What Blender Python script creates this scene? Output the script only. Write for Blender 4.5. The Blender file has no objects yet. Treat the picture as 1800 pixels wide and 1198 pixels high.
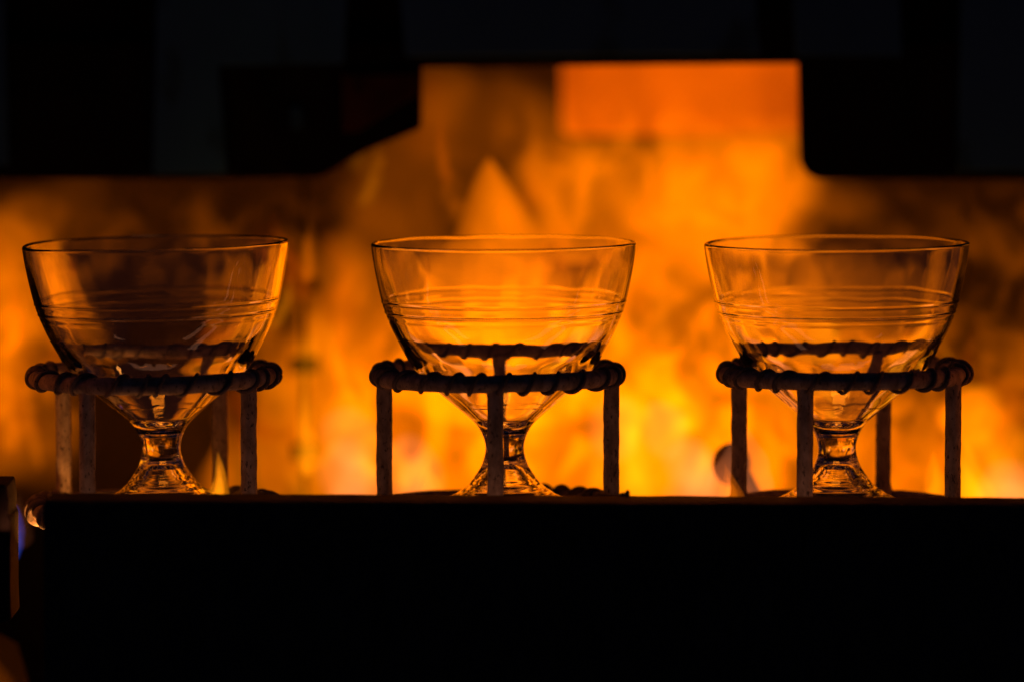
import bpy, math, random
from mathutils import Vector, noise, Matrix
sc = bpy.context.scene
C = sc.collection
R = math.radians
random.seed(4)

# ------------------------------------------------------------------ camera
MM = 0.001
D, H, PITCH = 1.76, 0.1967, R(4.31)
FPX = 8630.0                                   # focal length in photo pixels (1800 wide)
cam = bpy.data.cameras.new("camera")
camo = bpy.data.objects.new("camera", cam); C.objects.link(camo)
camo.location = (0, -D, H); camo.rotation_euler = (R(90) - PITCH, 0, 0)
cam.sensor_width = 36; cam.lens = 36 * FPX / 1800
cam.clip_start = 0.05; cam.clip_end = 60
cam.dof.use_dof = True; cam.dof.focus_distance = D - 0.012
cam.dof.aperture_fstop = 3.9
cam.dof.aperture_blades = 0
sc.camera = camo

# ------------------------------------------------------------------ world, exposure
w = bpy.data.worlds.new("World"); sc.world = w; w.use_nodes = True
bgn = w.node_tree.nodes["Background"]
bgn.inputs[0].default_value = (0.26, 0.36, 1.0, 1); bgn.inputs[1].default_value = 0.009
sc.view_settings.view_transform = 'Standard'; sc.view_settings.look = 'None'
sc.view_settings.exposure = 0; sc.view_settings.gamma = 1
cy = sc.cycles
cy.max_bounces = 24; cy.transmission_bounces = 20; cy.glossy_bounces = 8; cy.diffuse_bounces = 3
cy.volume_bounces = 0; cy.transparent_max_bounces = 160
cy.caustics_refractive = True; cy.caustics_reflective = True
cy.sample_clamp_indirect = 4.0
cy.blur_glossy = 0.3
cy.use_denoising = True
try: cy.denoiser = 'OPENIMAGEDENOISE'
except Exception: pass

# ------------------------------------------------------------------ lights
def area(name, loc, size, sy, col, power, look, spread=180):
    l = bpy.data.lights.new(name, 'AREA'); l.shape = 'RECTANGLE'; l.size = size; l.size_y = sy
    l.color = col; l.energy = power; l.spread = R(spread)
    o = bpy.data.objects.new(name, l); C.objects.link(o); o.location = loc
    o.rotation_euler = (Vector(look) - Vector(loc)).to_track_quat('-Z', 'Y').to_euler()
    return o
# added low fill lamp, out of sight behind the front bar, warming the legs
area("low_fill_light", (0.0, -0.0585, 0.004), 0.36, 0.006, (1.0, 0.38, 0.20), 0.0075, (0.0, -0.02, 0.05))
# added orange fill lamps under each goblet, and one under the open end of the left ring
for _x in (-.128, -.005, .120):
    area("low_fill_light", (_x, 0.004, -0.050), 0.020, 0.012, (1.0, 0.24, 0.01), 0.006, (_x, 0.010, 0.05))
area("low_fill_light", (-.1665, -0.012, -0.012), 0.006, 0.006, (1.0, 0.34, 0.06), 0.022, (-.168, -0.004, 0.01))

# ------------------------------------------------------------------ helpers
def at(px, py, Y):
    f = Vector((0, math.cos(PITCH), -math.sin(PITCH))); u = Vector((0, math.sin(PITCH), math.cos(PITCH)))
    d = f + Vector((1, 0, 0)) * ((px - 900) / FPX) - u * ((py - 599) / FPX)
    t = (Y + D) / d.y
    return Vector((0, -D, H)) + d * t
def pxm(Y):                                    # metres per photo pixel at depth Y
    return (D + Y) / FPX
def mesh(name, verts, faces, mat, parent=None, smooth=True, loc=None):
    me = bpy.data.meshes.new(name); me.from_pydata([tuple(v) for v in verts], [], faces); me.validate()
    if smooth: me.polygons.foreach_set("use_smooth", [True] * len(me.polygons))
    me.materials.append(mat); me.update()
    o = bpy.data.objects.new(name, me); C.objects.link(o)
    if parent: o.parent = parent
    if loc is not None: o.location = loc
    return o
def empty(name, loc=(0, 0, 0)):
    o = bpy.data.objects.new(name, None); C.objects.link(o); o.location = loc; o.empty_display_size = 0.01
    return o
def tag(o, label=None, cat=None, group=None, kind=None):
    if label: o['label'] = label
    if cat: o['category'] = cat
    if group: o['group'] = group
    if kind: o['kind'] = kind
    return o
def grid_faces(n, m, closed_m=True, off=0):
    F = []
    for i in range(n - 1):
        for j in range(m if closed_m else m - 1):
            a = off + i * m + j; b = off + i * m + (j + 1) % m
            F.append((a, b, b + m, a + m))
    return F
def tube(pts, rad, seg=14, closed=False, twist_noise=0.0, scale=400, cap=True):
    """verts, faces of a tube along pts; rad number or list; slight irregular radius"""
    n = len(pts); V = []; prev = None
    for i, p in enumerate(pts):
        if closed: t = (pts[(i + 1) % n] - pts[i - 1]).normalized()
        else: t = (pts[min(i + 1, n - 1)] - pts[max(i - 1, 0)]).normalized()
        if prev is None:
            a = Vector((0, 0, 1)) if abs(t.z) < 0.9 else Vector((1, 0, 0))
            nrm = (a - t * a.dot(t)).normalized()
        else:
            nrm = (prev - t * prev.dot(t)).normalized()
        prev = nrm; b = t.cross(nrm)
        r = rad[i] if isinstance(rad, (list, tuple)) else rad
        for k in range(seg):
            a = 2 * math.pi * k / seg
            d = nrm * math.cos(a) + b * math.sin(a)
            q = p + d * r
            if twist_noise: q = q + d * (noise.noise(q * scale) * twist_noise)
            V.append(q)
    F = grid_faces(n, seg)
    if closed:
        # align the last ring with the first
        best = min(range(seg), key=lambda s: (V[(n - 1) * seg] - V[s]).length)
        for k in range(seg):
            a = (n - 1) * seg + k; b = (n - 1) * seg + (k + 1) % seg
            c = (k + best) % seg; d = (k + 1 + best) % seg
            F.append((a, b, d, c))
    elif cap:
        F.append(tuple(range(seg))[::-1]); F.append(tuple((n - 1) * seg + k for k in range(seg)))
    return V, F
def extrude_poly(name, poly, Y0, Y1, mat, parent=None, bev=0.0015, loc=None, rot=0.0):
    """poly: [(x, z)] seen from the front, thickness from Y0 to Y1, bevelled edges"""
    import bmesh
    bm = bmesh.new()
    a = [bm.verts.new((x, Y0, z)) for x, z in poly]
    b = [bm.verts.new((x, Y1, z)) for x, z in poly]
    bm.faces.new(a); bm.faces.new(b[::-1])
    for i in range(len(poly)):
        j = (i + 1) % len(poly); bm.faces.new((a[j], a[i], b[i], b[j]))
    bmesh.ops.recalc_face_normals(bm, faces=bm.faces)
    if bev: bmesh.ops.bevel(bm, geom=bm.edges[:], offset=bev, segments=3, profile=0.6, affect='EDGES')
    me = bpy.data.meshes.new(name); bm.to_mesh(me); bm.free()
    me.materials.append(mat)
    o = bpy.data.objects.new(name, me); C.objects.link(o)
    if parent: o.parent = parent
    if loc is not None: o.location = loc
    return o
def pix_plate(name, pix, Y0, thick, mat, parent=None, bev=0.0015):
    return extrude_poly(name, [(at(x, y, Y0).x, at(x, y, Y0).z) for x, y in pix], Y0, Y0 + thick, mat, parent, bev)

# ------------------------------------------------------------------ materials
def new_mat(name):
    m = bpy.data.materials.new(name); m.use_nodes = True
    nt = m.node_tree; nt.nodes.clear()
    return m, nt, nt.nodes.new("ShaderNodeOutputMaterial")
def metal(name, c0, c1, c2, rough=0.8, scale=260, bump=0.25, spec=0.3, metallic=0.0):
    m, nt, out = new_mat(name); N, L = nt.nodes, nt.links
    tc = N.new("ShaderNodeTexCoord")
    n1 = N.new("ShaderNodeTexNoise"); n1.inputs["Scale"].default_value = scale; n1.inputs["Detail"].default_value = 6; n1.inputs["Roughness"].default_value = .65
    n2 = N.new("ShaderNodeTexNoise"); n2.inputs["Scale"].default_value = scale * 3.3; n2.inputs["Detail"].default_value = 3
    mp = N.new("ShaderNodeMapping"); mp.inputs["Scale"].default_value = (1, 1, 0.45)
    L.new(tc.outputs["Object"], mp.inputs[0]); L.new(mp.outputs[0], n1.inputs["Vector"]); L.new(mp.outputs[0], n2.inputs["Vector"])
    r1 = N.new("ShaderNodeValToRGB"); e = r1.color_ramp.elements
    e[0].position = .36; e[0].color = (*c0, 1); e[1].position = .66; e[1].color = (*c1, 1)
    L.new(n1.outputs["Fac"], r1.inputs[0])
    r2 = N.new("ShaderNodeValToRGB"); e = r2.color_ramp.elements
    e[0].position = .60; e[0].color = (0, 0, 0, 1); e[1].position = .66; e[1].color = (1, 1, 1, 1)
    L.new(n2.outputs["Fac"], r2.inputs[0])
    mx = N.new("ShaderNodeMixRGB"); mx.inputs[2].default_value = (*c2, 1)
    L.new(r2.outputs[0], mx.inputs[0]); L.new(r1.outputs[0], mx.inputs[1])
    b = N.new("ShaderNodeBsdfPrincipled"); b.inputs["Roughness"].default_value = rough
    b.inputs["Specular IOR Level"].default_value = spec; b.inputs["Metallic"].default_value = metallic
    L.new(mx.outputs[0], b.inputs["Base Color"])
    bu = N.new("ShaderNodeBump"); bu.inputs["Strength"].default_value = bump; bu.inputs["Distance"].default_value = 0.0006
    L.new(n1.outputs["Fac"], bu.inputs["Height"]); L.new(bu.outputs[0], b.inputs["Normal"])
    L.new(b.outputs[0], out.inputs["Surface"])
    return m
M_stand = metal("scaled_iron", (.24, .18, .14), (.50, .40, .33), (.10, .07, .055), .85, 330, .5, .2)
M_cord = metal("wrapping_wire", (.12, .09, .08), (.26, .21, .19), (.03, .02, .02), .8, 500, .4, .25)
M_bar = metal("black_iron", (.045, .03, .022), (.09, .06, .04), (.02, .015, .01), .75, 120, .4, .15)
M_deck = metal("deck_iron", (.02, .018, .016), (.05, .04, .035), (.008, .008, .008), .85, 120, .4, .1)
M_hood = metal("sooty_steel", (.003, .003, .003), (.007, .006, .006), (.002, .002, .002), .9, 60, .3, .05)
M_panel = metal("blued_steel", (.015, .08, .22), (.022, .11, .30), (.01, .05, .12), .8, 12, .1, .1)
M_nozzle = metal("ceramic_grey", (.20, .16, .2), (.3, .24, .28), (.1, .08, .1), .8, 100, .2, .2)

def glass_mat():
    m, nt, out = new_mat("clear_pressed_glass"); N, L = nt.nodes, nt.links
    g = N.new("ShaderNodeBsdfGlass"); g.inputs["IOR"].default_value = 1.5; g.inputs["Roughness"].default_value = 0
    g.inputs["Color"].default_value = (.985, .985, .98, 1)
    tc = N.new("ShaderNodeTexCoord"); n = N.new("ShaderNodeTexNoise"); n.inputs["Scale"].default_value = 45; n.inputs["Detail"].default_value = 1.5
    mp = N.new("ShaderNodeMapping"); mp.inputs["Scale"].default_value = (1, 1, .5)
    L.new(tc.outputs["Object"], mp.inputs[0]); L.new(mp.outputs[0], n.inputs["Vector"])
    bu = N.new("ShaderNodeBump"); bu.inputs["Strength"].default_value = 0.2; bu.inputs["Distance"].default_value = 0.0010
    L.new(n.outputs["Fac"], bu.inputs["Height"]); L.new(bu.outputs[0], g.inputs["Normal"])
    L.new(g.outputs[0], out.inputs["Surface"])
    return m
M_glass = glass_mat()

_fm = {}
def flame_mat(col, strength):
    """burning gas: even light given off through the whole body (strength per metre), plus a faint luminous skin"""
    key = (col, round(strength, 2))
    if key in _fm: return _fm[key]
    m, nt, out = new_mat("burning_gas"); N, L = nt.nodes, nt.links
    t = N.new("ShaderNodeBsdfTransparent"); e = N.new("ShaderNodeEmission")
    e.inputs[0].default_value = (*col, 1); e.inputs[1].default_value = strength * 0.0004
    a = N.new("ShaderNodeAddShader"); L.new(t.outputs[0], a.inputs[0]); L.new(e.outputs[0], a.inputs[1])
    L.new(a.outputs[0], out.inputs["Surface"])
    v = N.new("ShaderNodeEmission"); v.inputs[0].default_value = (*col, 1); v.inputs[1].default_value = strength
    L.new(v.outputs[0], out.inputs["Volume"])
    m.cycles.emission_sampling = 'NONE'
    try: m.cycles.homogeneous_volume = True
    except Exception: pass
    _fm[key] = m
    return m
ORANGE = (1.0, 0.185, 0.0)
RED = (1.0, 0.125, 0.0)
YELLOW = (1.0, 0.27, 0.002)
PINK = (1.0, 0.27, 0.09)
BLUE = (0.06, 0.13, 1.0)
VIOLET = (0.5, 0.25, 0.7)

# ------------------------------------------------------------------ the setting: furnace chamber
def hot_wall_mat():
    m, nt, out = new_mat("hot_refractory"); N, L = nt.nodes, nt.links
    tc = N.new("ShaderNodeTexCoord"); n = N.new("ShaderNodeTexNoise"); n.inputs["Scale"].default_value = 9; n.inputs["Detail"].default_value = 4
    L.new(tc.outputs["Object"], n.inputs["Vector"])
    r = N.new("ShaderNodeValToRGB"); e = r.color_ramp.elements
    e[0].position = .35; e[0].color = (.002, .0006, .0, 1); e[1].position = .75; e[1].color = (.016, .003, .0, 1)
    L.new(n.outputs["Fac"], r.inputs[0])
    b = N.new("ShaderNodeBsdfPrincipled"); b.inputs["Base Color"].default_value = (.02, .014, .01, 1); b.inputs["Roughness"].default_value = .9
    L.new(r.outputs[0], b.inputs["Emission Color"]); b.inputs["Emission Strength"].default_value = 1.0
    L.new(b.outputs[0], out.inputs["Surface"])
    return m
def glow_brick_mat():
    m, nt, out = new_mat("red_hot_brick"); N, L = nt.nodes, nt.links
    tc = N.new("ShaderNodeTexCoord"); n = N.new("ShaderNodeTexNoise"); n.inputs["Scale"].default_value = 22; n.inputs["Detail"].default_value = 3
    L.new(tc.outputs["Object"], n.inputs["Vector"])
    r = N.new("ShaderNodeValToRGB"); e = r.color_ramp.elements
    e[0].position = .3; e[0].color = (.30, .035, .0, 1); e[1].position = .72; e[1].color = (.72, .095, .0, 1)
    L.new(n.outputs["Fac"], r.inputs[0])
    b = N.new("ShaderNodeBsdfPrincipled"); b.inputs["Base Color"].default_value = (.2, .1, .06, 1); b.inputs["Roughness"].default_value = .95
    L.new(r.outputs[0], b.inputs["Emission Color"]); b.inputs["Emission Strength"].default_value = 1.15
    L.new(b.outputs[0], out.inputs["Surface"])
    return m
wall = extrude_poly("back_wall", [(-.75, -.45), (.75, -.45), (.75, .55), (-.75, .55)], .55, .60, hot_wall_mat(), None, .002)
tag(wall, kind='structure')

# hood: steel frame with a stepped mouth in front of the fire
YH = 0.180
hood = tag(empty("furnace_hood", at(900, 112, YH)), "black steel furnace hood with stepped opening above the flames", "furnace")
def hp(name, pix, Y0, th, mat, bev=.0015):
    o = pix_plate(name, pix, Y0, th, mat, None, bev); o.parent = hood; o.matrix_parent_inverse = Matrix.Translation(-hood.location)
    return o
hp("lintel", [(-900, -700), (2700, -700), (2700, 112), (1404, 112), (738, 119), (-900, 119)], YH + .002, .020, M_hood)
hp("side_plate", [(-900, 70), (742, 70), (741, 226), (640, 268), (566, 312), (330, 316), (-900, 312)], YH - .004, .012, M_hood, .002)
hp("side_plate", [(1403, 70), (2700, 70), (2700, 318), (1440, 316), (1420, 308), (1408, 288)], YH - .004, .012, M_hood, .002)
for pix in ([(276, -40), (612, -40), (604, 112), (384, 116), (398, 306), (268, 306)],
            [(700, -40), (1326, -40), (1336, 96), (712, 100)],
            [(1392, -40), (1580, -40), (1586, 100), (1398, 98)],
            [(1690, -40), (2300, -40), (2300, 300), (1684, 300)],
            [(-500, -40), (6, -40), (14, 290), (-500, 290)]):
    hp("panel", pix, YH - .009, .0035, M_panel, .001)
hp("bolt", [(508, 190), (528, 188), (532, 226), (512, 230)], YH - .0075, .004, M_panel, .0012)
hp("brace", [(600, 130), (735, 128), (735, 166), (628, 232), (600, 232)], YH - .0065, .0025, metal("rusty_plate", (.03, .012, .004), (.05, .02, .006), (.02, .01, .004), .9, 60, .2, .05), .001)

# ------------------------------------------------------------------ flames
def flame_mesh(px, ybase, ytop, hw, Y, kind='tongue', lean=0.0, seed=0, depth=None, wob=.35, name="flame", R_=.5, col=ORANGE, parent=None, dexp=1.0):
    """closed body of burning gas; px.. say where it stands, hw its half width and depth its half depth in metres"""
    s = pxm(Y); hwm = hw * s; dm = depth if depth else hwm * .8
    base = at(px, ybase, Y); topv = at(px + lean, ytop, Y)
    hgt = topv.z - base.z
    n, m = 34, 26; V = []
    for i in range(n):
        t = i / (n - 1)
        if kind == 'tongue': rr = (math.sin(math.pi * min(1, t * 1.0) ** .55)) ** .9 if 0 < t < 1 else 0.0; rr *= (1 - t) ** .25
        elif kind == 'cone': rr = (1 - t) ** .85 * min(1, (t / .12) ** .5 if t > 0 else 0)
        else: rr = math.sqrt(max(0, 1 - (2 * t - 1) ** 2))
        cx = base.x + (topv.x - base.x) * t + noise.noise(Vector((t * 2.6, seed * 3.1, 1.7))) * hwm * wob * 1.5 * t
        cyy = Y + noise.noise(Vector((t * 2.0, seed * 1.3, 7.7))) * dm * wob
        for j in range(m):
            a = 2 * math.pi * j / m
            d = Vector((math.cos(a), math.sin(a), 0))
            k = 1 + wob * 1.2 * noise.noise(Vector((d.x * 1.1 + seed * 5.3, d.y * 1.1, t * 3.2 * hgt / max(hwm * 2, 1e-4) * .5)))
            k += wob * .4 * noise.noise(Vector((d.x * 2.6, d.y * 2.6 + seed * 2.3, t * 7)))
            k = max(k, .25); r = max(rr, 1e-3)
            V.append(Vector((cx + d.x * hwm * r * k, cyy + d.y * dm * r ** dexp * k, base.z + hgt * t)) - base)
    F = grid_faces(n, m); F.append(tuple(range(m))[::-1]); F.append(tuple((n - 1) * m + k for k in range(m)))
    o = mesh(name, V, F, flame_mat(col, R_ / (2 * dm)), None, True, base)
    if parent is not None:
        o.parent = parent; o.matrix_parent_inverse = Matrix.Translation(-parent.location)
    return o
_seed = [1]
def flame(label, px, ybase, ytop, hw, Y, R_, kind='tongue', lean=0, col=ORANGE, core=True, wob=.36, cat="flame", depth=None, corecol=None, dexp=.6):
    root = empty("flame", at(px, ybase, Y)); tag(root, label, cat)
    _seed[0] += 1; s = _seed[0]
    flame_mesh(px, ybase, ytop, hw, Y, kind, lean, s, depth, wob, "outer_flame", R_ * (.55 if core else 1), col, root, dexp)
    if core:
        h = ybase - ytop
        flame_mesh(px + lean * .08, ybase - h * .03, ytop + h * .2, hw * .62, Y, kind, lean * .75, s + .4, depth * .6 if depth else None, wob, "inner_flame", R_ * .45, corecol or col, root, dexp)
    return root
fire = tag(empty("fire", at(900, 880, .3)), "soft out-of-focus mass of orange fire filling the furnace behind the goblets", "fire", kind='stuff')
def mass(px, y0, y1, hw, Y, R_, kind='blob', lean=0, col=ORANGE, wob=.5):
    _seed[0] += 1
    if wob <= .5 and -100 < px < 1900 and 480 < (y0 + y1) / 2 < 950: R_ *= .36
    return flame_mesh(px, y0, y1, hw, Y, kind, lean, _seed[0], None, wob, "flame_body", R_, col, fire)

# broad soft masses: (x, y low, y high, half width, depth, brightness)
for a in [
    # left edge
    (10, 850, 330, 110, .38, .62), (-20, 790, 360, 90, .32, .62), (40, 640, 380, 60, .24, .22), (60, 860, 560, 100, .36, .14), (140, 470, 300, 90, .44, .045),
    (330, 880, 660, 60, .30, .03), (435, 700, 450, 42, .30, .42), (100, 880, 700, 60, .4, .06),
    # below the feet, between the rails and behind them
    (330, 1120, 890, 190, .060, 1.3), (620, 1130, 890, 190, .055, 1.3), (900, 1130, 890, 200, .060, 1.3), (1200, 1130, 890, 190, .055, 1.3), (1500, 1120, 925, 190, .075, .6), (1800, 1130, 925, 190, .085, .6),
    (640, 1260, 905, 300, .30, .8), (1000, 1260, 905, 300, .30, .9), (1500, 1260, 905, 300, .30, .8),
    # unseen fire beyond both sides of the frame, added to light the stands
    (-420, 900, 420, 170, -.01, 1.6), (2230, 900, 420, 170, -.01, 1.6),
    # unseen fire rising behind the hood, added to brighten the lower bowls
    (150, 180, -300, 170, .34, 1.2), (430, 180, -300, 170, .30, 1.2), (700, 60, -360, 170, .33, 1.4), (980, 60, -360, 170, .33, 1.4), (1240, 60, -360, 170, .33, 1.4), (1560, 180, -300, 170, .30, 1.2),
    (250, 60, -900, 240, .36, .7), (700, 60, -1100, 260, .40, .8), (1100, 60, -1100, 260, .36, .8), (1550, 60, -1000, 260, .40, .7), (900, -100, -1500, 300, .30, .7), (400, -100, -1500, 300, .28, .7), (1400, -100, -1500, 300, .28, .7),
    # between left and middle goblets
    (600, 950, 400, 95, .36, .75), (660, 900, 340, 120, .44, .50), (575, 920, 540, 80, .30, .50), (470, 900, 640, 55, .32, .60),
    (640, 950, 640, 120, .36, .55), (590, 760, 560, 60, .26, .35, 'blob', 0, YELLOW),
    # behind middle goblet
    (750, 920, 420, 120, .44, .45), (850, 950, 520, 130, .35, .80), (980, 960, 430, 130, .40, .75), (880, 920, 560, 170, .30, .55),
    (700, 430, 230, 120, .46, .12), (830, 300, 130, 130, .47, .10), (960, 440, 250, 90, .46, .22), (770, 240, 100, 60, .46, .10), (1000, 920, 660, 110, .30, .5),
    # between middle and right
    (1080, 920, 520, 120, .36, .60), (1170, 950, 470, 130, .38, .62), (1150, 920, 610, 100, .29, .62), (1240, 920, 380, 150, .45, .55),
    (1200, 900, 640, 130, .36, .4),
    # behind right, upper
    (1130, 540, 240, 140, .46, .50), (1290, 520, 200, 150, .42, .62), (1330, 720, 260, 100, .44, .45), (1210, 440, 230, 80, .35, .22),
    (1370, 920, 420, 120, .38, .60), (1450, 920, 540, 110, .32, .50), (1560, 940, 620, 100, .36, .28), (1350, 420, 130, 80, .46, .35),
    (1480, 400, 320, 70, .44, .10), (1510, 700, 440, 95, .34, .50), (1610, 760, 500, 70, .34, .30), (1200, 330, 190, 80, .19, .16), (1330, 320, 200, 70, .19, .16), (1060, 320, 215, 70, .19, .10),
    # low bright band just above the bar
    (480, 960, 760, 60, .24, .5, 'blob', 0, YELLOW), (590, 960, 700, 70, .2, .6, 'blob', 0, YELLOW), (700, 960, 780, 50, .24, .5), (960, 970, 720, 90, .22, .6, 'blob', 0, YELLOW), (1090, 970, 700, 80, .22, .7, 'blob', 0, YELLOW), (1190, 960, 760, 60, .2, .6), (1330, 960, 730, 80, .24, .6), (1480, 960, 740, 70, .24, .5), (1580, 960, 760, 60, .2, .5), (1760, 980, 740, 80, .18, .9, 'blob', 0, YELLOW), (1700, 980, 800, 60, .2, .6),
    # right edge
    (1700, 950, 620, 120, .38, .34), (1800, 950, 560, 100, .38, .42), (1790, 920, 700, 120, .30, .55), (1620, 920, 720, 90, .32, .35),
]:
    mass(*a)
# smaller licks scattered through the mass
rng = random.Random(11)
zones2 = [(480, 1400, 420, 860, 46), (1000, 1400, 180, 420, 9), (1450, 1800, 620, 860, 14), (-10, 120, 340, 820, 8), (560, 960, 230, 420, 7)]
zones = [(-40, 50, 340, 840, .10, 8), (440, 650, 420, 880, .22, 12), (660, 1120, 420, 880, .24, 26), (1100, 1400, 250, 880, .22, 26), (1400, 1800, 660, 880, .2, 16), (740, 1000, 160, 420, .06, 8)]
for x0, x1, y0, y1, b, n in zones:
    for i in range(n):
        x = rng.uniform(x0, x1); y = rng.uniform(y0, y1); h = rng.uniform(120, 340); hw = rng.uniform(18, 60)
        mass(x, y + h * .5, y - h * .5, hw, rng.uniform(.26, .48), b * rng.uniform(.35, 1.0), rng.choice(['blob', 'tongue', 'cone', 'tongue']), rng.uniform(-110, 110), rng.choice([ORANGE, ORANGE, ORANGE, RED]), .8)

# thin curling strands of hotter gas
for x0, x1, y0, y1, n in zones2:
    for i in range(n):
        x = rng.uniform(x0, x1); y = rng.uniform(y0, y1); h = rng.uniform(60, 200)
        mass(x, y + h * .5, y - h * .5, rng.uniform(7, 20), rng.uniform(.16, .30), (.10 if y > 420 else .05) * rng.uniform(.6, 2.4), 'tongue', rng.uniform(-70, 70), rng.choice([ORANGE, ORANGE, RED, YELLOW]), 1.0)

# overlapping round puffs low over the bar
for x0, x1, n in ((560, 840, 9), (930, 1260, 12), (1330, 1480, 4), (1560, 1800, 6), (470, 520, 1)):
    for i in range(n):
        _seed[0] += 1; x = rng.uniform(x0, x1); y = rng.uniform(640, 850); h = rng.uniform(28, 62)
        flame_mesh(x, y + h, y - h, h * rng.uniform(.8, 1.1), rng.uniform(.17, .25), 'blob', rng.uniform(-15, 15), _seed[0], .010, .22, "flame_body", rng.uniform(.10, .34), rng.choice([ORANGE, YELLOW, YELLOW, PINK]), fire, .35)
# swirling sheets of burning gas: one slab of gas whose glow is broken up by turbulence
def swirl(px0, px1, y0, y1, Y0, Y1, strength, off, scale):
    m, nt, out = new_mat("swirling_gas"); N, L = nt.nodes, nt.links
    tc = N.new("ShaderNodeTexCoord")
    mp = N.new("ShaderNodeMapping"); mp.inputs["Scale"].default_value = (1, .28, .88); mp.inputs["Location"].default_value = off
    mp.inputs["Rotation"].default_value = (0, R(28), 0)
    L.new(tc.outputs["Object"], mp.inputs[0])
    n = N.new("ShaderNodeTexNoise"); n.inputs["Scale"].default_value = scale; n.inputs["Detail"].default_value = 3.5; n.inputs["Roughness"].default_value = .5; n.inputs["Distortion"].default_value = 1.6
    L.new(mp.outputs[0], n.inputs["Vector"])
    mr = N.new("ShaderNodeMapRange"); mr.interpolation_type = 'SMOOTHSTEP'
    mr.inputs["From Min"].default_value = .45; mr.inputs["From Max"].default_value = .64; mr.inputs["To Max"].default_value = strength
    L.new(n.outputs["Fac"], mr.inputs["Value"])
    # the gas thins out towards the faces of the slab
    sx = N.new("ShaderNodeSeparateXYZ"); L.new(tc.outputs["Generated"], sx.inputs[0])
    prod = mr.outputs[0]
    for ax, wdt in ((0, .16), (2, .42)):
        a = N.new("ShaderNodeMath"); a.operation = 'PINGPONG'; a.inputs[1].default_value = .5; L.new(sx.outputs[ax], a.inputs[0])
        f = N.new("ShaderNodeMapRange"); f.interpolation_type = 'SMOOTHSTEP'; f.inputs["From Max"].default_value = wdt; L.new(a.outputs[0], f.inputs["Value"])
        k = N.new("ShaderNodeMath"); k.operation = 'MULTIPLY'; L.new(prod, k.inputs[0]); L.new(f.outputs[0], k.inputs[1]); prod = k.outputs[0]
    e = N.new("ShaderNodeEmission"); e.inputs[0].default_value = (*ORANGE, 1); L.new(prod, e.inputs[1]); L.new(e.outputs[0], out.inputs["Volume"])
    t = N.new("ShaderNodeBsdfTransparent"); e2 = N.new("ShaderNodeEmission"); e2.inputs[1].default_value = 0.0
    ad = N.new("ShaderNodeAddShader"); L.new(t.outputs[0], ad.inputs[0]); L.new(e2.outputs[0], ad.inputs[1]); L.new(ad.outputs[0], out.inputs["Surface"])
    m.cycles.emission_sampling = 'NONE'
    a, b = at(px0, y1, Y0), at(px1, y0, Y0); c = ((a + b) / 2); c.y = (Y0 + Y1) / 2
    V = [(x, y, z) for x in (a.x - c.x, b.x - c.x) for y in (Y0 - c.y, Y1 - c.y) for z in (a.z - c.z, b.z - c.z)]
    F = [(0, 1, 3, 2), (4, 6, 7, 5), (0, 4, 5, 1), (2, 3, 7, 6), (0, 2, 6, 4), (1, 5, 7, 3)]
    o = mesh("gas_sheet", V, F, m, None, False, c)
    o.parent = fire; o.matrix_parent_inverse = Matrix.Translation(-fire.location)
swirl(545, 1500, 400, 1000, .192, .222, 44, (3, 1, 2), 46)
swirl(840, 1480, 130, 620, .225, .255, 14, (7, 4, 5), 42)
swirl(1400, 1960, 520, 1060, .196, .226, 20, (1, 8, 3), 60)
swirl(1380, 1980, 300, 640, .205, .235, 4, (4, 4, 1), 48)
swirl(90, 600, 310, 640, .205, .235, 3, (8, 2, 6), 48)
swirl(-160, 150, 320, 880, .196, .226, 16, (5, 2, 9), 60)

# flames one can point to
flame("tall pointed flame rising behind the middle goblet", 892, 760, 276, 235, .21, .95, 'cone', -6, wob=.20, depth=.012, core=False, dexp=.22)
flame("faint thin flame above the rim of the left goblet", 372, 460, 325, 30, .36, .10, 'tongue', -18, core=False)
flame("slim bright flame beside the dark rod, between left and middle goblets", 540, 840, 655, 22, .16, .75, 'tongue', -4, YELLOW)
flame("short narrow flame at the top of the dark rod", 540, 500, 380, 18, .17, .30, 'tongue', 4)
flame("small yellow flame at the foot of the left stand's rear leg", 384, 905, 792, 24, .018, 1.3, 'cone', 2, YELLOW, wob=.2)
flame("broad orange flame right of the left goblet's stem", 385, 900, 690, 58, .20, .55, 'cone', 20)
flame("low yellow flame on the bar left of the middle goblet's foot", 755, 905, 800, 34, .05, .75, 'tongue', 0, YELLOW, wob=.25)
flame("pink tinted round flame low between left and middle goblets", 620, 930, 770, 52, .24, .6, 'blob', 0, PINK, wob=.3)
flame("pale pink flame right of the middle stand's left leg", 730, 930, 760, 50, .18, .45, 'blob', 0, PINK, wob=.3)
flame("brightest yellow flame right of the middle stand's right leg", 1122, 930, 700, 44, .20, 1.0, 'tongue', -14, YELLOW)
flame("large round flame between the middle and right goblets", 1165, 900, 610, 84, .24, .5, 'blob', 10, ORANGE, wob=.3)
flame("pink flame beside the right stand's left leg", 1225, 940, 790, 56, .24, .45, 'blob', 0, PINK, wob=.3)
flame("yellow flame curling over the foot of the right stand's left leg", 1292, 905, 812, 26, -.006, .55, 'tongue', -16, ORANGE, wob=.2)
flame("yellow flame behind the right stand's right leg", 1715, 930, 765, 52, .10, 1.3, 'tongue', -20, YELLOW, wob=.25)
flame("low yellow flame between the right goblet's foot and the right leg", 1640, 905, 790, 38, .052, .8, 'cone', 10, YELLOW, wob=.25)
flame("pale pinkish flame low at the right edge", 1780, 940, 810, 60, .24, .7, 'blob', 0, PINK, wob=.3)
flame("faint rosy flame in front of the round burner tip", 1300, 930, 730, 70, .045, .28, "tongue", 0, PINK, core=False)
flame("broad pale flame seen between the right stand's left legs", 1350, 930, 700, 48, .24, .55, 'tongue', 0, ORANGE)
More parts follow.
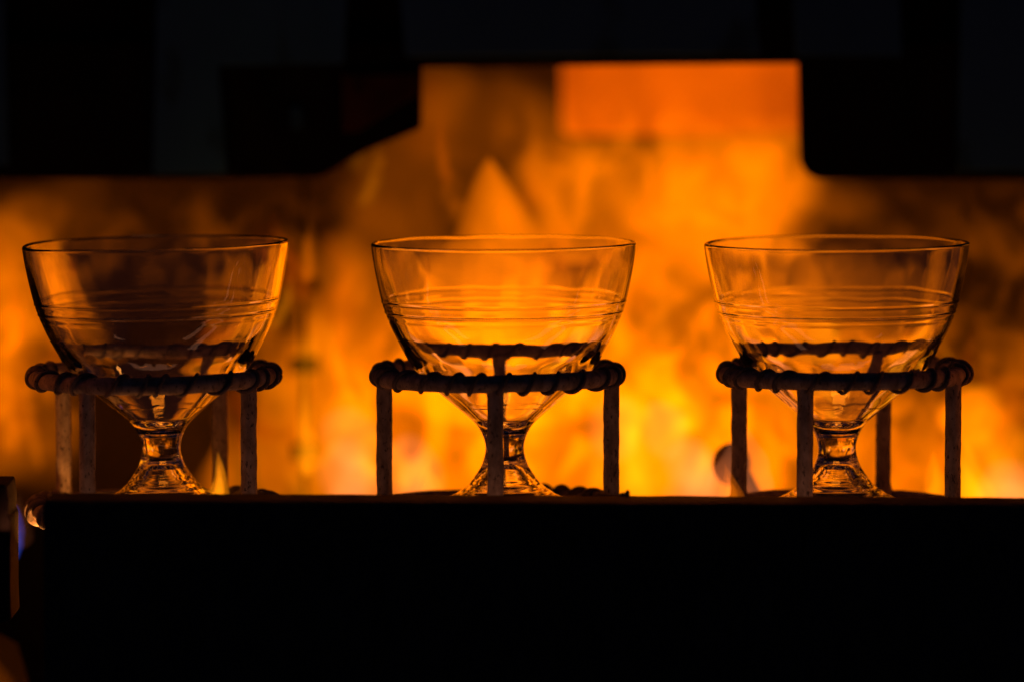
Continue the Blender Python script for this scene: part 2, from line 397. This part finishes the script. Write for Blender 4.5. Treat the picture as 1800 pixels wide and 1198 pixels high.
flame("blue gas flame beside the bar at the left edge", 29, 985, 885, 15, .03, .20, 'blob', -3, BLUE, wob=.2)
flame("violet haze of burning gas above the blue flame at the left edge", 34, 965, 860, 26, .06, .03, 'tongue', 0, PINK, core=False)
flame("dim orange flame under the bar in the lower left corner", -20, 1300, 1105, 60, .14, .15, 'tongue', -10)
flame("burner flame licking the lower ring at the end of the bar", 104, 960, 926, 9, -.004, 4.0, 'tongue', -4, YELLOW, wob=.2)

# red hot brick seen through the top right of the mouth
b = pix_plate("refractory_brick", [(990, 60), (1460, 60), (1460, 236), (990, 240)], .34, .06, glow_brick_mat(), None, .004)
tag(b, "glowing red-orange refractory block in the top right of the opening", "brick")

# vertical rod with nuts, out of focus
def rod():
    Y = .27; r = tag(empty("threaded_rod", at(536, 900, Y)), "blurred dark vertical rod with nuts between left and middle goblets", "rod")
    b0 = at(536, 900, Y); t0 = at(536, 300, Y)
    V, F = tube([Vector((0, 0, 0)), Vector((0, 0, t0.z - b0.z))], .0011, 12)
    mesh("shaft", V, F, M_hood, r)
    for y, rr in ((500, .0062), (640, .0058), (793, .0054)):
        z = at(536, y, Y).z - b0.z
        V, F = tube([Vector((0, 0, z + d)) for d in (-.0032, -.0028, .0028, .0032)], [rr * .9, rr, rr, rr * .9], 6)
        mesh("nut", V, F, M_hood, r, False)
rod()
# small round burner tip by the right stand
def burner_tip():
    Y = .085; p = at(1286, 815, Y)
    r = tag(empty("burner_tip", p), "blurred grey-violet round burner tip behind the right stand's left leg", "burner")
    rad = 34 * pxm(Y); V = []; n, m = 18, 24
    for i in range(n):
        a = math.pi * i / (n - 1)
        for j in range(m):
            bb = 2 * math.pi * j / m
            V.append(Vector((max(math.sin(a), .001) * math.cos(bb) * rad, max(math.sin(a), .001) * math.sin(bb) * rad, math.cos(a) * rad * 1.12)))
    mesh("cap", V, grid_faces(n, m), M_nozzle, r)
    V, F = tube([Vector((.003, 0, -.002)), Vector((.009, 0, -.012)), Vector((.014, 0, -.026))], [.0035, .0026, .0022], 12)
    mesh("pipe", V, F, M_nozzle, r)
burner_tip()

# ------------------------------------------------------------------ deck and front bar
for y0, y1, wd in ((-.054, -.030, "front"), (.028, .045, "rear")):
    r_ = extrude_poly("rail", [(-.1625, -.006), (.30, -.006), (.30, 0), (-.1625, 0)], y0, y1, M_deck, None, .0008)
    tag(r_, "iron rail under the %s edge of the goblets' feet, hidden low behind the front bar" % wd, "rail", "rails under the feet")
def bar():
    import bmesh
    Yf, Yb = -.098, -.062
    p0, p1 = at(93, 865, Yb), at(1900, 873, Yb); q0, q1 = at(93, 880, Yf), at(1900, 887, Yf)
    # cross-section runs along x; worn, slightly wavy top with rounded arrises
    n = 240; V = []; sec = 0
    prof = []
    for i in range(n):
        t = i / (n - 1); x0 = p0.x + (p1.x - p0.x) * t
        zb = p0.z + (p1.z - p0.z) * t; zf = q0.z + (q1.z - q0.z) * t
        nb = noise.noise(Vector((x0 * 60, 0, 0))) * .0003 + noise.noise(Vector((x0 * 300, 3, 0))) * .00012
        nf = noise.noise(Vector((x0 * 60, 5, 0))) * .0003
        ring = [(Yb + .0, -.11), (Yb, zb - .0012 + nb), (Yb - .0004, zb - .0004 + nb), (Yb - .0014, zb + nb)]
        for k in range(1, 8):
            u = k / 8; ring.append((Yb + (Yf - Yb) * u, zb + (zf - zb) * u + noise.noise(Vector((x0 * 150, u * 8, 2))) * .00025))
        ring += [(Yf + .002, zf + nf), (Yf + .0006, zf - .0006 + nf), (Yf, zf - .002 + nf), (Yf, -.11)]
        sec = len(ring)
        for y, z in ring: V.append(Vector((x0, y, z)))
    F = grid_faces(n, sec)
    F.append(tuple(range(sec))[::-1]); F.append(tuple((n - 1) * sec + k for k in range(sec)))
    o = mesh("front_bar", V, F, M_bar, None, True)
    return tag(o, "long black iron bar across the front, hiding the feet of the stands", "bar")
bar()
o = pix_plate("carrier_plate", [(-400, 852), (11, 851), (15, 880), (14, 905), (18, 912), (18, 1040), (20, 1088), (-40, 1112), (-400, 1150)], -.055, .03,
              metal("brown_iron", (.03, .02, .014), (.06, .04, .03), (.01, .01, .01), .9, 120, .4, .1), None, .001)
tag(o, "brownish iron plate cut off by the left edge, lower than the flames", "plate")
o = pix_plate("gap_plate", [(-30, 1000), (14, 972), (30, 945), (58, 918), (160, 905), (160, 1400), (75, 1400), (50, 1200), (30, 1130), (-30, 1100)], .085, .012, M_hood, None, .001)
tag(o, "sooty black plate filling the gap left of the front bar's end", "plate")

# hardened drips of glass and scale on the rear edge of the bar
M_drip = metal("dark_glassy_scale", (.10, .05, .03), (.24, .13, .07), (.03, .02, .015), .35, 300, .5, .6)
drips = tag(empty("scale_drips", at(1065, 876, -.066)), "dark glassy drips stuck on the bar below the middle stand's right leg", "scale")
for k, (px, py, rx, rz) in enumerate([(1030, 872, 9, 6), (1047, 877, 8, 5), (1062, 871, 11, 6), (1080, 878, 12, 5), (1096, 871, 9, 7), (1040, 867, 5, 5), (1103, 865, 4, 5), (1010, 876, 5, 3)]):
    c = at(px, py, -.064 - (.006 if py > 875 else 0)) ; V = []; n, m = 12, 16; s_ = pxm(-.06)
    for i in range(n):
        a = math.pi * i / (n - 1)
        for j in range(m):
            b_ = 2 * math.pi * j / m
            d = Vector((max(math.sin(a), .01) * math.cos(b_), max(math.sin(a), .01) * math.sin(b_), math.cos(a)))
            q = 1 + .45 * noise.noise(d * 1.6 + Vector((k * 7, 0, 0)))
            V.append(Vector((d.x * rx * s_ * q, d.y * rx * s_ * .8 * q, d.z * rz * s_ * q)))
    o = mesh("drip", V, grid_faces(n, m), M_drip, None, True, c); o.parent = drips; o.matrix_parent_inverse = Matrix.Translation(-drips.location)

# ------------------------------------------------------------------ ring stands
RR, TR = .0421, .0031
def ring_mesh(name, z, parent, sag=0.0, seed=0, tr=TR, dy=0):
    pts = []
    for i in range(96):
        a = 2 * math.pi * i / 96
        pts.append(Vector((RR * math.cos(a), RR * math.sin(a), z + sag * math.cos(a * 2 + seed) + .0003 * noise.noise(Vector((math.cos(a) * 2, math.sin(a) * 2, seed))))))
    V, F = tube(pts, tr, 18, True, .00025, 260)
    return mesh(name, V, F, M_stand, parent)
def cord_mesh(name, z, parent, turns, seed, a0=0., a1=2 * math.pi, tr=TR, cr=.00075):
    rg = random.Random(seed); pts = []; n = int(turns * 30)
    # uneven pitch
    offs = [rg.uniform(-.33, .33) for _ in range(int(turns) + 3)]
    for i in range(n + 1):
        t = i / n; k = t * turns; j = int(k); f = k - j
        wob = offs[j] * (1 - f) + offs[j + 1] * f
        a = a0 + (a1 - a0) * (t + wob / turns)
        ph = 2 * math.pi * k
        rad = tr + cr * .62
        e = Vector((math.cos(a), math.sin(a), 0))
        pts.append(e * (RR + rad * math.cos(ph)) + Vector((0, 0, z + rad * math.sin(ph))))
    rads = [cr * (1 + .35 * noise.noise(Vector((i * .11, seed, 0)))) for i in range(n + 1)]
    rads[0] *= .6; rads[-1] *= .6
    V, F = tube(pts, rads, 10)
    return mesh(name, V, F, M_cord, parent)
ZT = .0515
def stand(label, cx, rot, seed, ztop, tilt, low_wrap):
    s = tag(empty("ring_stand", (cx, 0, 0)), label, "stand", "wire-wrapped ring stands on the furnace deck")
    s.rotation_euler = (0, 0, 0)
    body = s
    t = ring_mesh("top_ring", ztop, body, .0003, seed); t.rotation_euler = (0, tilt, 0)
    c = cord_mesh("wrapping_wire", ztop, body, 25, seed); c.rotation_euler = (0, tilt, R(seed * 7))
    ring_mesh("bottom_ring", .0035, body, .0001, seed + 5)
    if low_wrap:
        for a0, a1, tn in low_wrap:
            cc = cord_mesh("lower_wrapping_wire", .0035, body, tn, seed + 3, R(a0), R(a1), cr=.0014)
    for k in range(4):
        a = R(rot + 90 * k)
        base = Vector((math.cos(a), math.sin(a), 0)) * (RR - .0012)
        jx = noise.noise(Vector((seed, k, 0))) * .0006
        zt = ztop - math.sin(tilt) * base.x - .001
        pts, rads = [], []
        for i in range(26):
            u = i / 25; z = .0035 + (zt - .0035) * u
            pts.append(base + Vector((jx * (1 - u) + .00025 * noise.noise(Vector((u * 4, seed, k))), 0, z)))
            fl = .0012 * math.exp(-((z - .0045) / .0022) ** 2) + .0004 * math.exp(-((zt - z) / .002) ** 2)
            rads.append(.0029 + fl + .00012 * noise.noise(Vector((u * 9, k, seed))))
        V, F = tube(pts, rads, 18, False, .0002, 350)
        mesh("leg", V, F, M_stand, body)
    return s
S_left = at(272, 660, 0).x; S_mid = at(875, 660, 0).x; S_right = at(1486, 660, 0).x
stand("leftmost ring stand, its left side standing clear of the bar's end", S_left, -121.5, 1, .0515, R(-.3), [(150, 262, 9), (18, 60, 4)])
stand("middle ring stand with one leg in front of the goblet's stem", S_mid, -91, 2, .0520, R(-.2), [(18, 84, 6), (-20, 10, 3)])
stand("rightmost ring stand with its front leg left of the goblet's stem", S_right, -114, 3, .0526, R(-.4), [])

# ------------------------------------------------------------------ goblets
OUT = [(47.75, 98.6), (47.6, 97), (46.9, 92.2), (45.5, 84.9), (43.9, 78.1), (41.8, 72), (39.4, 66.5), (35.2, 58.6), (31.8, 53.4), (26.6, 48.6), (20.6, 43.4), (14.6, 38.3),
       (10.6, 34.6), (8.4, 31.3), (7.2, 28), (6.9, 25.5), (7.3, 22.6), (8.4, 19.4), (9.9, 16.8), (13.2, 12.4), (17.6, 9.2), (22.5, 6.7), (28, 4.6), (32, 3.3), (33.1, 2.2), (32.6, .9), (31.2, .25)]
INN = [(46.15, 98.7), (46.0, 97), (45.2, 92), (43.6, 85), (41.7, 78), (39.3, 72), (36.2, 66), (31.9, 59.5), (27.7, 54.6), (22.3, 49.6), (16.4, 44.4), (11.6, 40.0), (8.2, 37.0), (4.4, 34.9), (0.01, 34.2)]
UND = [(29.5, .2), (27, 1.0), (22, 3.0), (16, 5.6), (11.5, 8.6), (8.0, 12.0), (5.6, 15.2), (4.2, 17.4), (2.6, 18.6), (.01, 19.0)]
def spline(P, n):
    """Catmull-Rom through P, about evenly spaced points"""
    out = []
    Q = [Vector((2 * P[0][0] - P[1][0], 2 * P[0][1] - P[1][1])) ] + [Vector(p) for p in P] + [Vector((2 * P[-1][0] - P[-2][0], 2 * P[-1][1] - P[-2][1]))]
    dense = []
    for i in range(1, len(Q) - 2):
        p0, p1, p2, p3 = Q[i - 1], Q[i], Q[i + 1], Q[i + 2]
        for k in range(40):
            t = k / 40
            dense.append(.5 * ((2 * p1) + (p2 - p0) * t + (2 * p0 - 5 * p1 + 4 * p2 - p3) * t * t + (3 * p1 - p0 - 3 * p2 + p3) * t ** 3))
    dense.append(Q[-2])
    L = [0]
    for a, b in zip(dense, dense[1:]): L.append(L[-1] + (b - a).length)
    j = 0
    for k in range(n):
        s = L[-1] * k / (n - 1)
        while j < len(L) - 2 and L[j + 1] < s: j += 1
        f = (s - L[j]) / max(L[j + 1] - L[j], 1e-9)
        out.append(dense[j].lerp(dense[j + 1], min(1, max(0, f))))
    return out
def goblet(label, cx, dx, tilt, seed, spin):
    g = tag(empty("goblet", (cx + dx, 0, 0)), label, "goblet", "clear footed glasses in a row")
    rim = [Vector((47.75 - .8 + .8 * math.cos(a), 98.6 + .95 * math.sin(a))) for a in [math.pi * k / 14 for k in range(0, 15)]]
    out = spline(OUT, 420); inn = spline(INN, 240); und = spline(UND, 150)
    edge = [Vector((31.2, .25)), Vector((30.8, .12)), Vector((30.2, .08)), Vector((29.5, .2))]
    chain = und[::-1] + edge[1:-1][::-1] + out[::-1] + rim[1:-1] + inn        # bottom centre -> outside -> rim -> inside
    tags = ['u'] * len(und) + ['u'] * 2 + ['o'] * len(out) + ['r'] * 13 + ['i'] * len(inn)
    # ridges, moulded rings and small irregularities
    SEG = 224; P = []
    for (p, tg) in zip(chain, tags):
        r, z = p.x, p.y
        if tg == 'o':
            for zr, am, sg in ((78.4, .20, .34), (74.6, .22, .34), (76.5, .06, 1.2), (72.4, .05, .6)):
                r += am * math.exp(-((z - zr) / sg) ** 2)
            if z < 22: r += .10 * math.sin(z * 3.3) * math.exp(-((z - 13) / 5) ** 2)
            if 30 < z < 33: r += .05 * math.sin((z - 30) * 4)
        if tg == 'u': z += .10 * math.sin(r * 1.7) * (1 if r > 3 else 0)
        P.append((max(r, .01), z, tg))
    V = []
    for r, z, tg in P:
        for j in range(SEG):
            a = 2 * math.pi * j / SEG + spin; ca, sa = math.cos(a), math.sin(a)
            q = Vector((ca * r, sa * r, z))
            if tg in 'ri':
                am = .17 + .5 * max(0, min(1, (60 - z) / 20))
                d = noise.noise(Vector((q.x * .055 + seed * 9, q.y * .055, z * .03))) * am + noise.noise(Vector((q.x * .16, q.y * .16 + seed, z * .06))) * am * .4
            else:
                d = noise.noise(Vector((q.x * .05 + seed * 4, q.y * .05 + 9, z * .02))) * .14
            fall = min(1, r / 6)
            rr = r + d * fall
            zz = z + (noise.noise(Vector((ca * 1.1 + seed * 7, sa * 1.1, 0))) * (.5 if seed == 1 else .28) * max(0, (z - 80) / 19) if z > 80 else 0) + (d * .8 if (tg == 'i' and r < 14) else 0)
            ov = 1 + .0035 * math.cos(2 * a + seed) * max(0, (z - 40) / 60)
            V.append(Vector((ca * rr * ov, sa * rr * ov, zz)) * MM)
    F = grid_faces(len(P), SEG)
    full = bpy.data.meshes.new("full"); full.from_pydata([tuple(v) for v in V], [], F); full.update()
    full.polygons.foreach_set("use_smooth", [True] * len(full.polygons))
    VN = [Vector(v.normal) for v in full.vertices]
    bpy.data.meshes.remove(full)
    def part_of(i):                                        # strip i lies between profile points i and i+1
        r, z, tg = P[i]
        if tg in 'ri' or z > 33: return 'bowl'
        if tg == 'o' and 19 < z: return 'stem'
        return 'foot'
    Rt = Matrix.Rotation(tilt, 4, 'Y')
    for nm in ('bowl', 'stem', 'foot'):
        strips = [i for i in range(len(P) - 1) if part_of(i) == nm]
        idx = {}; vv = []; nn = []; ff = []
        for i in strips:
            for j in range(SEG):
                q = []
                for vi in (i * SEG + j, i * SEG + (j + 1) % SEG, (i + 1) * SEG + (j + 1) % SEG, (i + 1) * SEG + j):
                    if vi not in idx: idx[vi] = len(vv); vv.append(V[vi]); nn.append(VN[vi])
                    q.append(idx[vi])
                ff.append(tuple(q))
        me = bpy.data.meshes.new(nm); me.from_pydata([tuple(v) for v in vv], [], ff)
        me.polygons.foreach_set("use_smooth", [True] * len(me.polygons))
        me.update()
        me.normals_split_custom_set_from_vertices([tuple(n) for n in nn])
        me.materials.append(M_glass)
        o = bpy.data.objects.new(nm, me); C.objects.link(o); o.parent = g
    g.rotation_euler = (0, tilt, 0)
    return g
goblet("left goblet, tilted a little, in front of the dark part of the furnace", at(287, 895, 0).x, 0.0, R(-1.3), 1, 0)
goblet("middle goblet, upright, in front of the pointed flame", at(888, 895, 0).x, 0.0, R(-.35), 2, 1.3)
goblet("right goblet, against fire on its left and darkness on its right", at(1476, 895, 0).x, -.001, R(-.35), 3, 2.2)
